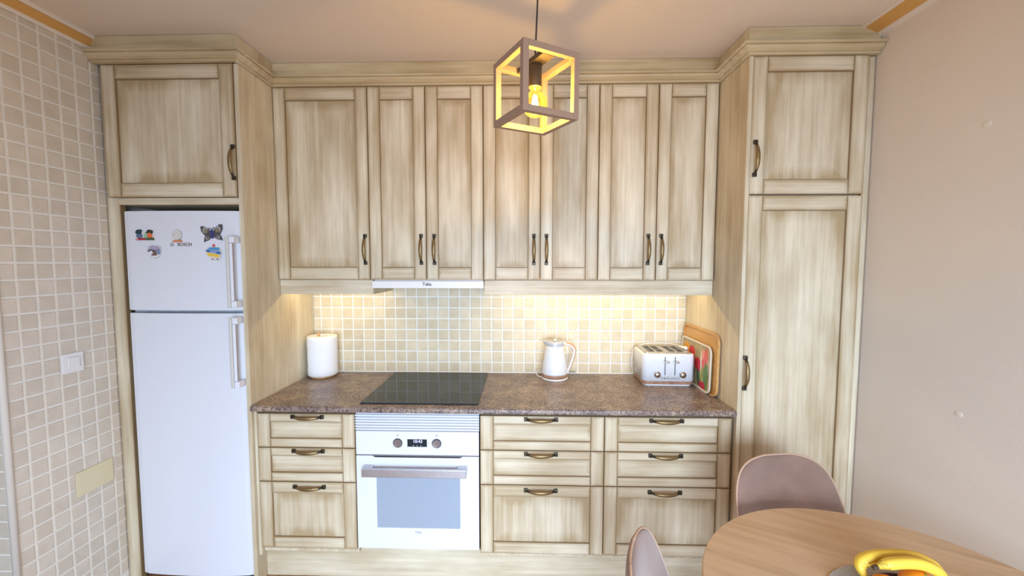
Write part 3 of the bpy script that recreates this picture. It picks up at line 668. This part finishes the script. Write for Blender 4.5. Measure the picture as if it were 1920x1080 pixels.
# ---------------------------------------------------------------- kettle
kx, ky = 0.283, -0.105
t = thing('kettle', 'white tapered electric kettle with a wood-topped handle on the worktop', 'kettle', (kx, ky, ZW), (0, 0, 0), None, True)
KW = plain('kettle_white', (232, 234, 236), 0.3, coat=0.2)
bm = bmesh.new(); lathe(bm, [(0.074, 0.0), (0.078, 0.003), (0.078, 0.010), (0.076, 0.012)], (0, 0, 0), 40); mesh_obj('power_base', bm, WHITEP, t, (0, 0, 0), True)
bm = bmesh.new(); lathe(bm, [(0.074, 0.0125), (0.0765, 0.016), (0.0765, 0.030), (0.0755, 0.032)], (0, 0, 0), 40); mesh_obj('wood_band', bm, TRIMW, t, (0, 0, 0.02), True)
bm = bmesh.new(); lathe(bm, [(0.0752, 0.0322), (0.076, 0.040), (0.070, 0.085), (0.062, 0.135), (0.055, 0.180), (0.0525, 0.196)], (0, 0, 0), 48); mesh_obj('body', bm, KW, t, (0, 0, 0.1), True)
bm = bmesh.new(); n = 40
prof3 = [(0.0527, 0.1962), (0.0535, 0.212), (0.0545, 0.224), (0.0500, 0.224), (0.048, 0.214)]
lathe(bm, prof3, (0, 0, 0), n, False)
for v in bm.verts:   # pull out the spout on the left
    a = math.atan2(v.co.y, -v.co.x)
    if abs(a) < 0.6: k = math.cos(a/0.6*PI/2)**2*(v.co.z-0.196)/0.028; v.co.x -= 0.022*k; v.co.z += 0.004*k
mesh_obj('spout_collar', bm, plain('grey_steel_collar', (205, 206, 210), 0.35, 0.15), t, (0, 0, 0.21), True)
bm = bmesh.new(); lathe(bm, [(0.0495, 0.214), (0.0485, 0.222), (0.040, 0.2245), (0.001, 0.2255)], (0, 0, 0), 32); l = mesh_obj('lid', bm, CHROME, t, (0, 0, 0.22), True)
bm = bmesh.new(); bmbox(bm, -0.007, 0.007, -0.022, 0.006, 0.2258, 0.236, 0.003, 2); mesh_obj('lid_tab', bm, WHITEP, l, (0, 0, 0.23))
hp = spline([(0.046, 0, 0.211), (0.066, 0, 0.206), (0.094, 0, 0.196), (0.114, 0, 0.174), (0.112, 0, 0.145), (0.098, 0, 0.095), (0.080, 0, 0.050), (0.074, 0, 0.030)], 6)
bm = bmesh.new(); tube(bm, hp, [0.0105]*len(hp), 12, (0.75, 1.2)); h = mesh_obj('handle', bm, KW, t, (0.1, 0, 0.15), True)
bm = bmesh.new(); hp2 = [p + Vector((0.0055 if p.z < 0.17 else 0.004, 0, 0.001 if p.z < 0.17 else 0.0050)) for p in hp[5:-2]]; tube(bm, hp2, [0.0085]*len(hp2), 10, (0.6, 1.3)); mesh_obj('wood_grip', bm, plain('grip_wood', (206, 146, 100), 0.45), h, (0.1, 0, 0.15), True)
bm = bmesh.new(); bmbox(bm, 0.074, 0.124, -0.009, 0.009, 0.036, 0.043, 0.003, 2); mesh_obj('switch_lever', bm, plain('lever_grey', (140, 142, 136), 0.4), t, (0.09, 0, 0.04))
bm = bmesh.new(); tube(bm, spline([(-0.070, 0.01, 0.006), (-0.095, 0.02, 0.006), (-0.105, 0.045, 0.018), (-0.095, 0.075, 0.030), (-0.06, 0.088, 0.02), (0.0, 0.088, 0.010), (0.05, 0.090, 0.03), (0.085, 0.093, 0.12), (0.12, 0.094, 0.22), (0.148, 0.096, 0.30), (0.156, 0.098, 0.38), (0.150, 0.098, 0.475), (0.150, 0.098, 0.52)], 6), 0.0026, 8)
mesh_obj('cord', bm, WHITEP, t, (0, 0.05, 0.1), True)
# ---------------------------------------------------------------- toaster
tx, ty = 0.903, -0.136
t = thing('toaster', 'white four-slot toaster with chrome knobs and a wood-tone base band', 'toaster', (tx, ty, ZW), (0, 0, math.radians(-1.0)), None, True)
TWH = plain('toaster_white', (236, 236, 238), 0.28, coat=0.3)
def rbox(bm, hx, hy, z0, z1, r, tp=0.0, n=5, close=True, rt=0.0):
    rings = []
    lv = [(z0, 0), (z1, 0)] if rt == 0 else [(z0, 0)] + [(z1-rt+rt*math.sin(a), rt-rt*math.cos(a)) for a in [k*PI/8 for k in range(5)]]
    for z, ins in lv:
        rings.append([bm.verts.new((x, y, z)) for x, y in rrect(-hx+ins, hx-ins, -hy+ins, hy-ins, max(r-ins, 0.002), n)])
    for a, b in zip(rings, rings[1:]):
        m = len(a)
        for i in range(m): bm.faces.new((a[i], a[(i+1) % m], b[(i+1) % m], b[i]))
    if close: bm.faces.new(rings[0]); bm.faces.new(rings[-1])
    return rings
HX, HY = 0.143, 0.108
bm = bmesh.new(); rbox(bm, HX-0.012, HY-0.010, 0.0, 0.010, 0.03); mesh_obj('foot_plate', bm, WHITEP, t, (0, 0, 0))
bm = bmesh.new(); rbox(bm, HX-0.002, HY-0.002, 0.0102, 0.028, 0.032); mesh_obj('wood_band', bm, TRIMW, t, (0, 0, 0.02))
bm = bmesh.new(); rbox(bm, HX, HY, 0.0285, 0.180, 0.034, rt=0.008); mesh_obj('body', bm, TWH, t, (0, 0, 0.1), True)
bm = bmesh.new(); rbox(bm, HX-0.013, HY-0.014, 0.1795, 0.186, 0.016, rt=0.003); tp = mesh_obj('top_plate', bm, plain('top_steel', (196, 188, 176), 0.22, 0.9), t, (0, 0, 0.183))
for i, sx_ in enumerate((-0.084, -0.038, 0.028, 0.074)):
    bm = bmesh.new(); bmbox(bm, sx_-0.0165, sx_+0.0165, -0.070, 0.076, 0.1855, 0.1864, 0.0002); s_ = mesh_obj('slot', bm, plain('slot_dark', (52, 56, 50), 0.5), tp, (sx_, 0, 0.186))
    bm = bmesh.new(); bmbox(bm, sx_-0.016, sx_+0.016, -0.012, -0.009, 0.1862, 0.1872)
    tube(bm, [(sx_-0.010, -0.066, 0.187), (sx_-0.010, 0.072, 0.187)], 0.0009, 6); mesh_obj('wire', bm, STEEL, s_, (sx_, 0, 0.187))
for sx_ in (-0.022, 0.032):
    bm = bmesh.new(); bmbox(bm, sx_-0.002, sx_+0.002, -HY-0.0008, -HY+0.001, 0.062, 0.164); s_ = mesh_obj('lever_slot', bm, DARK, t, (sx_, -HY, 0.11))
    bm = bmesh.new(); lathe(bm, [(0.001, 0.0040), (0.012, 0.0034), (0.0155, 0.0), (0.012, -0.0034), (0.001, -0.0040)], (0, 0, 0), 20)
    for v in bm.verts: v.co.y *= 1.1
    bmesh.ops.translate(bm, verts=bm.verts, vec=(sx_+0.003, -HY-0.0185, 0.139)); mesh_obj('lever', bm, CHROME, t, (sx_, -HY-0.015, 0.139), True)
for sx_ in (-0.064, 0.074):
    bm = bmesh.new(); lathe(bm, [(0.0185, 0), (0.0185, -0.006), (0.016, -0.013), (0.008, -0.016), (0.0005, -0.0165)], (sx_, -HY-0.0003, 0.066), 28, True, 'Y'); mesh_obj('knob', bm, CHROME, t, (sx_, -HY, 0.066), True)
for i in range(6):
    bx_ = -0.039+i*0.0175+(0.002 if i > 2 else 0)
    bm = bmesh.new(); lathe(bm, [(0.0062, 0), (0.0058, -0.003), (0.003, -0.005), (0.0004, -0.0055)], (bx_, -HY-0.0003, 0.047), 16, True, 'Y'); mesh_obj('button', bm, CHROME, t, (bx_, -HY, 0.047), True)
# cord over the top with its plug lying at the right
bm = bmesh.new(); tube(bm, spline([(-0.140, 0.109, 0.02), (-0.152, 0.112, 0.08), (-0.140, 0.113, 0.15), (-0.10, 0.112, 0.186), (-0.04, 0.106, 0.197), (0.04, 0.10, 0.200), (0.09, 0.075, 0.198), (0.103, 0.045, 0.194)], 6), 0.0028, 8)
c = mesh_obj('cord', bm, WHITEP, t, (0, 0.1, 0.15), True)
bm = bmesh.new(); tube(bm, [(0.100, 0.055, 0.1955), (0.106, 0.030, 0.196), (0.114, 0.004, 0.196), (0.122, -0.022, 0.1965), (0.124, -0.028, 0.1965)], [0.004, 0.006, 0.0085, 0.010, 0.009], 12)
pl = mesh_obj('plug', bm, WHITEP, c, (0.11, 0.02, 0.196), True)
# ---------------------------------------------------------------- trays leaning on the right panel
def tray(name, label, half_w, h, r, lean, xb, yc, mat, lipmat, zoff=0.0, th=0.006, lip=0.010):
    t = thing(name, label, 'tray', (xb, yc, ZW+0.0005), (0, math.atan2(lean, h), 0), None, True)
    bm = bmesh.new(); prism(bm, rrect(-half_w, half_w, 0, h, r, 8), 0.0, th, 'YZ', 0.001); p = mesh_obj('panel', bm, mat, t, (0, 0, h/2))
    bm = bmesh.new(); o_ = rrect(-half_w, half_w, 0, h, r, 8); i_ = rrect(-half_w+0.009, half_w-0.009, 0.009, h-0.009, r-0.009, 8); n = len(o_)
    A = [bm.verts.new((0.0005, a, b)) for a, b in o_]; B = [bm.verts.new((-lip, a, b)) for a, b in o_]; C = [bm.verts.new((-lip, a, b)) for a, b in i_]; D = [bm.verts.new((-0.0003, a, b)) for a, b in i_]
    for i in range(n):
        j = (i+1) % n
        for u, v in ((A, B), (B, C), (C, D)): bm.faces.new((u[i], u[j], v[j], v[i]))
    mesh_obj('rim', bm, lipmat, t, (0, 0, h/2)); return t
tray('wooden_tray', 'large light bamboo tray with rounded corners leaning on the larder side', 0.214, 0.322, 0.045, 0.006, 1.066, -0.234, BAMB, BAMB, th=0.005, lip=0.006)
ft = tray('floral_tray', 'smaller flower-printed tray with white edging in front of the bamboo tray', 0.190, 0.250, 0.040, 0.006, 1.054, -0.206, plain('floral_ground', (176, 160, 118), 0.35, noise=0.25, nscale=20), plain('tray_edge', (236, 226, 216), 0.35), th=0.004, lip=0.004)
FL = [((226, 160, 52), (0.120, 0.185, 0.036, 0.036)), ((206, 60, 60), (0.045, 0.165, 0.040, 0.050)), ((226, 96, 84), (-0.120, 0.170, 0.030, 0.060)), ((196, 46, 52), (-0.040, 0.120, 0.036, 0.046)), ((96, 132, 56), (-0.135, 0.085, 0.026, 0.070)),
      ((150, 160, 70), (-0.080, 0.070, 0.016, 0.055)), ((64, 92, 60), (-0.050, 0.060, 0.020, 0.045)), ((196, 40, 56), (-0.100, 0.026, 0.034, 0.022)), ((236, 150, 130), (-0.095, 0.190, 0.016, 0.030)), ((120, 110, 84), (0.040, 0.070, 0.05, 0.05)), ((232, 220, 206), (-0.075, 0.150, 0.007, 0.060)), ((190, 50, 56), (0.110, 0.060, 0.045, 0.040))]
pan = [c_ for c_ in ft.children if c_.name.startswith('panel')][0]
for i, (c_, (a, b, ra, rb)) in enumerate(FL):
    bm = bmesh.new(); prism(bm, blob(a, b, ra, rb, 14, 0.16, 0.3*(i % 3-1), 20+i), -0.0004-0.0001*i, 0.0002, 'YZ'); mesh_obj('flower_print' if c_[0] > c_[1]+20 else 'leaf_print', bm, cm(c_), pan, (0, a, b))
# ---------------------------------------------------------------- pendant
PC = Vector((0.131, -1.120, 2.136)); S = 0.2; Hs = S/2; B_ = 0.019
t = thing('pendant_lamp', 'open cube-frame pendant lamp with a round amber bulb', 'lamp', PC, (0.030, -0.012, math.radians(29.4)), None, True)
CAGE = plain('cage_wood', (164, 134, 112), 0.6)
def bar(x0, x1, y0, y1, z0, z1): return box('frame_bar', x0, x1, y0, y1, z0, z1, CAGE, t, 0.0006)
for sx_ in (-1, 1):
    for sy_ in (-1, 1):
        bar(min(sx_*Hs, sx_*(Hs-B_)), max(sx_*Hs, sx_*(Hs-B_)), min(sy_*Hs, sy_*(Hs-B_)), max(sy_*Hs, sy_*(Hs-B_)), -Hs, Hs)
for sz_ in (-1, 1):
    za, zb = sorted((sz_*Hs, sz_*(Hs-B_)))
    for s in (-1, 1):
        a, b = sorted((s*Hs, s*(Hs-B_)))
        bar(-Hs+B_+0.0003, Hs-B_-0.0003, a, b, za, zb); bar(a, b, -Hs+B_+0.0003, Hs-B_-0.0003, za, zb)
OLIVE = plain('socket_dark', (74, 63, 44), 0.5)
box('cross_bar', -0.022, 0.022, -Hs+B_+0.0005, Hs-B_-0.0005, Hs-0.020, Hs-0.004, OLIVE, t, 0.001)
bm = bmesh.new(); lathe(bm, [(0.021, 0.012), (0.0215, 0.014), (0.0215, 0.079), (0.0205, 0.0798)], (0, 0, 0), 28); mesh_obj('lamp_socket', bm, OLIVE, t, (0, 0, 0.05), True)
def glassmat():
    m, N, L, P = newmat('amber_glass'); N.remove(P)
    o = N['Material Output']; tr = N.new('ShaderNodeBsdfTransparent'); tr.inputs[0].default_value = (1.0, 0.84, 0.42, 1)
    gl = N.new('ShaderNodeBsdfGlossy'); gl.inputs['Roughness'].default_value = 0.03
    fr = N.new('ShaderNodeFresnel'); fr.inputs['IOR'].default_value = 1.45
    mx = N.new('ShaderNodeMixShader'); L.new(fr.outputs[0], mx.inputs[0]); L.new(tr.outputs[0], mx.inputs[1]); L.new(gl.outputs[0], mx.inputs[2])
    em = N.new('ShaderNodeEmission'); em.inputs[0].default_value = (1, 0.60, 0.10, 1); em.inputs[1].default_value = 0.38
    ad = N.new('ShaderNodeAddShader'); L.new(mx.outputs[0], ad.inputs[0]); L.new(em.outputs[0], ad.inputs[1]); L.new(ad.outputs[0], o.inputs[0])
    return m
bm = bmesh.new(); bp = [(0.014, 0.0120), (0.0145, 0.004), (0.018, -0.006)]
for k in range(1, 15):
    a = math.radians(62 - k*152/14); bp.append((0.041*math.cos(a), -0.040+0.041*math.sin(a)))
bp[-1] = (0.0006, -0.081)
lathe(bm, bp, (0, 0, 0), 36); bl = mesh_obj('bulb', bm, glassmat(), t, (0, 0, -0.04), True)
FIL = plain('filament', (255, 200, 90), 0.5, emit=(255, 196, 90), estr=90)
bm = bmesh.new()
for k in range(6):
    a = k*PI/3; r1, r2 = 0.006, 0.013
    tube(bm, [(r1*math.cos(a), r1*math.sin(a), -0.012), (r2*math.cos(a+0.5), r2*math.sin(a+0.5), -0.055)], 0.0011, 6)
mesh_obj('filament', bm, FIL, bl, (0, 0, -0.03))
bm = bmesh.new(); tube(bm, [(0, 0, 0.090), (0, 0.0, 0.12), (0.004, -0.006, 0.30), (0.006, -0.014, ZC-PC.z-0.012)], 0.0028, 8); mesh_obj('cord', bm, plain('cord_dark', (60, 48, 44), 0.6), t, (0, 0, 0.2), True)
bm = bmesh.new(); lathe(bm, [(0.045, ZC-PC.z-0.001), (0.045, ZC-PC.z-0.018), (0.040, ZC-PC.z-0.022)], (0.006, -0.014, 0), 28); mesh_obj('ceiling_rose', bm, OLIVE, t, (0, 0, 0.46), True)
pl_ = bpy.data.lights.new('bulb_light', 'POINT'); pl_.energy = 7.5; pl_.color = (1.0, 0.67, 0.26); pl_.shadow_soft_size = 0.012
po = bpy.data.objects.new('bulb_light', pl_); COL.objects.link(po); po.location = PC + Vector((0, 0, -0.036))
bl.visible_shadow = True
# ---------------------------------------------------------------- table
tc_ = (1.026, -1.570); TR = 0.478
t = thing('dining_table', 'round light oak dining table in the lower right corner', 'table', (tc_[0], tc_[1], 0), (0, 0, math.radians(-28)), None, True)
bm = bmesh.new(); lathe(bm, [(TR-0.030, 0.722), (TR-0.006, 0.730), (TR, 0.738), (TR, 0.746), (TR-0.003, 0.750)], (0, 0, 0), 96); mesh_obj('tabletop', bm, OAKT, t, (0, 0, 0.74))
bm = bmesh.new(); lathe(bm, [(0.20, 0.704), (0.20, 0.7215)], (0, 0, 0), 40); mesh_obj('under_frame', bm, WHITEP, t, (0, 0, 0.71))
bm = bmesh.new(); lathe(bm, [(0.050, 0.020), (0.034, 0.06), (0.032, 0.66), (0.055, 0.7038)], (0, 0, 0), 28); mesh_obj('column', bm, OAKS, t, (0, 0, 0.36), True)
bm = bmesh.new(); lathe(bm, [(0.185, 0.0), (0.19, 0.004), (0.188, 0.012), (0.06, 0.0198)], (0, 0, 0), 48); mesh_obj('foot_plate', bm, OAKS, t, (0, 0, 0.01))
# placemat
pmx, pmy = 1.035, -1.548
bm = bmesh.new(); pr = [(0.001, 0.0003)]; pp = [(0.190, 0.0003), (0.1915, 0.002)]
for k in range(38): r = 0.190-k*0.005; pp += [(r, 0.0042), (r-0.0025, 0.0030)]
lathe(bm, pp, (pmx, pmy, 0.7502), 72)
tag(mesh_obj('placemat', bm, plain('mat_grey', (176, 172, 166), 0.9, bump=0.4, bscale=300), None, (pmx, pmy, 0.7502)), 'round grey ribbed placemat on the oak table under the fruit', 'placemat')
# fruit bowl
fx_, fy_ = 1.045, -1.550
bm = bmesh.new(); lathe(bm, [(0.060, 0.0), (0.062, 0.003), (0.104, 0.008), (0.122, 0.020), (0.128, 0.028), (0.126, 0.030), (0.123, 0.0285), (0.117, 0.021), (0.100, 0.012), (0.060, 0.008), (0.001, 0.007)], (fx_, fy_, 0.7547), 48)
tag(mesh_obj('fruit_bowl', bm, plain('bowl_dark', (66, 40, 34), 0.35), None, (fx_, fy_, 0.7547), True), 'dark shallow bowl holding bananas and oranges on the placemat', 'bowl')
ORG = plain('orange_peel', (238, 140, 26), 0.45, noise=0.05, nscale=20, bump=0.5, bscale=260)
def orange(x, y, z, r, lab):
    bm = bmesh.new(); bmesh.ops.create_uvsphere(bm, u_segments=28, v_segments=18, radius=r)
    for v in bm.verts: v.co.z *= 0.94
    t = thing('orange', lab, 'orange', (x, y, z), (0.3, 0.2, 0), 'oranges in the bowl', True)
    mesh_obj('peel', bm, ORG, t, (0, 0, 0), True)
    bm = bmesh.new(); lathe(bm, [(0.004, r*0.94-0.001), (0.0035, r*0.94+0.0008), (0.001, r*0.94+0.0012)], (0, 0, 0), 8); mesh_obj('stem_button', bm, cm((120, 130, 60)), t, (0, 0, r))
orange(1.062, -1.485, 0.8035, 0.037, 'larger front orange in the fruit bowl, right of the other')
orange(0.968, -1.508, 0.8040, 0.035, 'orange in the fruit bowl under the banana stem end')
BAN = plain('banana_peel', (232, 192, 66), 0.5, noise=0.06, nscale=14)
BTIP = plain('banana_tip', (70, 48, 30), 0.7)
def banana(pts, rmax, lab):
    P = spline(pts, 7); n = len(P); rad = []
    for i in range(n):
        u = i/(n-1)
        rad.append(rmax*min(1, 0.42+2.6*u, ) * (min(1, 0.30+(1-u)*4.0)))
    t = thing('banana', lab, 'banana', P[0], (0, 0, 0), 'bananas in the bowl')
    bm = bmesh.new(); tube(bm, P, rad, 7)
    bmesh.ops.bevel(bm, geom=[e for e in bm.edges if len(e.link_faces) == 2], offset=0.0022, segments=2, affect='EDGES')
    mesh_obj('peel', bm, BAN, t, P[0], True)
    bm = bmesh.new(); d = (P[-1]-P[-3]).normalized(); tube(bm, [P[-1]-d*0.001, P[-1]+d*0.007], [rad[-1]*1.02, rad[-1]*0.7], 7); mesh_obj('tip', bm, BTIP, t, P[-1])
    bm = bmesh.new(); d = (P[0]-P[2]).normalized(); tube(bm, [P[0]-d*0.001, P[0]+d*0.010], [rad[0]*0.95, rad[0]*0.85], 7); mesh_obj('stem', bm, BTIP, t, P[0])
banana([(0.952, -1.470, 0.800), (0.945, -1.456, 0.827), (0.972, -1.452, 0.845), (1.030, -1.450, 0.850), (1.085, -1.449, 0.845), (1.132, -1.450, 0.824), (1.162, -1.452, 0.800)], 0.0160, 'rear banana lying along the far rim of the bowl')
banana([(0.962, -1.484, 0.846), (0.985, -1.485, 0.854), (1.025, -1.486, 0.859), (1.063, -1.487, 0.857), (1.105, -1.485, 0.838), (1.142, -1.480, 0.806)], 0.0145, 'front banana resting on the oranges below the other banana')
# ---------------------------------------------------------------- chairs
def make_chair(label, loc, rz):
    """upholstered shell chair, faces local -Y"""
    t = thing('dining_chair', label, 'chair', loc, (0, 0, rz), 'taupe shell chairs at the table', True)
    # centre line of shell: (y, z, halfwidth, side curl)
    rows = [(-0.235, 0.440, 0.205, 0.00), (-0.20, 0.452, 0.222, 0.004), (-0.10, 0.440, 0.236, 0.020), (0.02, 0.432, 0.238, 0.040), (0.10, 0.440, 0.232, 0.055), (0.150, 0.470, 0.226, 0.060), (0.180, 0.530, 0.222, 0.060),
            (0.200, 0.600, 0.218, 0.055), (0.216, 0.670, 0.212, 0.048), (0.230, 0.740, 0.200, 0.038), (0.240, 0.790, 0.180, 0.028), (0.246, 0.822, 0.150, 0.018), (0.250, 0.842, 0.108, 0.010), (0.252, 0.852, 0.055, 0.004)]
    m = 14; bm = bmesh.new(); F = []; K = []
    nr = len(rows)
    for i, (y, z, hw, cu) in enumerate(rows):
        a = rows[max(i-1, 0)]; b = rows[min(i+1, nr-1)]
        tg = Vector((0, b[0]-a[0], b[1]-a[1])).normalized(); nn = Vector((0, -tg.z, tg.y))   # towards the sitter
        f, k = [], []
        for j in range(m+1):
            u = -1+2*j/m; p = Vector((u*hw, y, z)) + nn*(cu*abs(u)**2.2)
            th = 0.016*(1-abs(u)**6)*(1-(i/(nr-1))**8) + 0.005
            f.append(bm.verts.new(p+nn*th)); k.append(bm.verts.new(p-nn*th))
        F.append(f); K.append(k)
    for i in range(nr-1):
        for j in range(m):
            bm.faces.new((F[i][j], F[i][j+1], F[i+1][j+1], F[i+1][j])); bm.faces.new((K[i][j], K[i+1][j], K[i+1][j+1], K[i][j+1]))
        bm.faces.new((F[i][0], F[i+1][0], K[i+1][0], K[i][0])); bm.faces.new((F[i][m], K[i][m], K[i+1][m], F[i+1][m]))
    for j in range(m):
        bm.faces.new((F[0][j], K[0][j], K[0][j+1], F[0][j+1])); bm.faces.new((F[-1][j], F[-1][j+1], K[-1][j+1], K[-1][j]))
    edge = [(F[i][0].co+K[i][0].co)/2 for i in range(nr)] + [(F[-1][j].co+K[-1][j].co)/2 for j in range(1, m)] + [(F[i][m].co+K[i][m].co)/2 for i in range(nr-1, -1, -1)]
    edge = [e + Vector((0, 0, 0)) for e in edge]
    sh = mesh_obj('seat_shell', bm, FAB, t, (0, 0, 0.45), True)
    md = sh.modifiers.new('s', 'SUBSURF'); md.levels = 2; md.render_levels = 2
    bm = bmesh.new(); tube(bm, spline(edge, 3), 0.0036, 8); mesh_obj('piping', bm, plain('piping', (198, 166, 142), 0.8), sh, (0, 0, 0.45), True)
    bm = bmesh.new(); bmbox(bm, -0.13, 0.13, -0.12, 0.12, 0.402, 0.414, 0.003); mesh_obj('seat_plate', bm, DARK, t, (0, 0, 0.41))
    for sx_ in (-1, 1):
        for sy_ in (-1, 1):
            bm = bmesh.new(); tube(bm, [(sx_*0.12, sy_*0.11, 0.405), (sx_*0.21, sy_*0.20, 0.0)], [0.016, 0.010], 12); mesh_obj('leg', bm, OAKS, t, (sx_*0.12, sy_*0.11, 0.4), True)
    return t
make_chair('taupe upholstered shell chair between the table and the larder cabinet', (1.105, -1.165, 0), math.radians(8))
make_chair('taupe upholstered shell chair at the left of the table, seen edge-on', (0.608, -1.543, 0), math.radians(70))
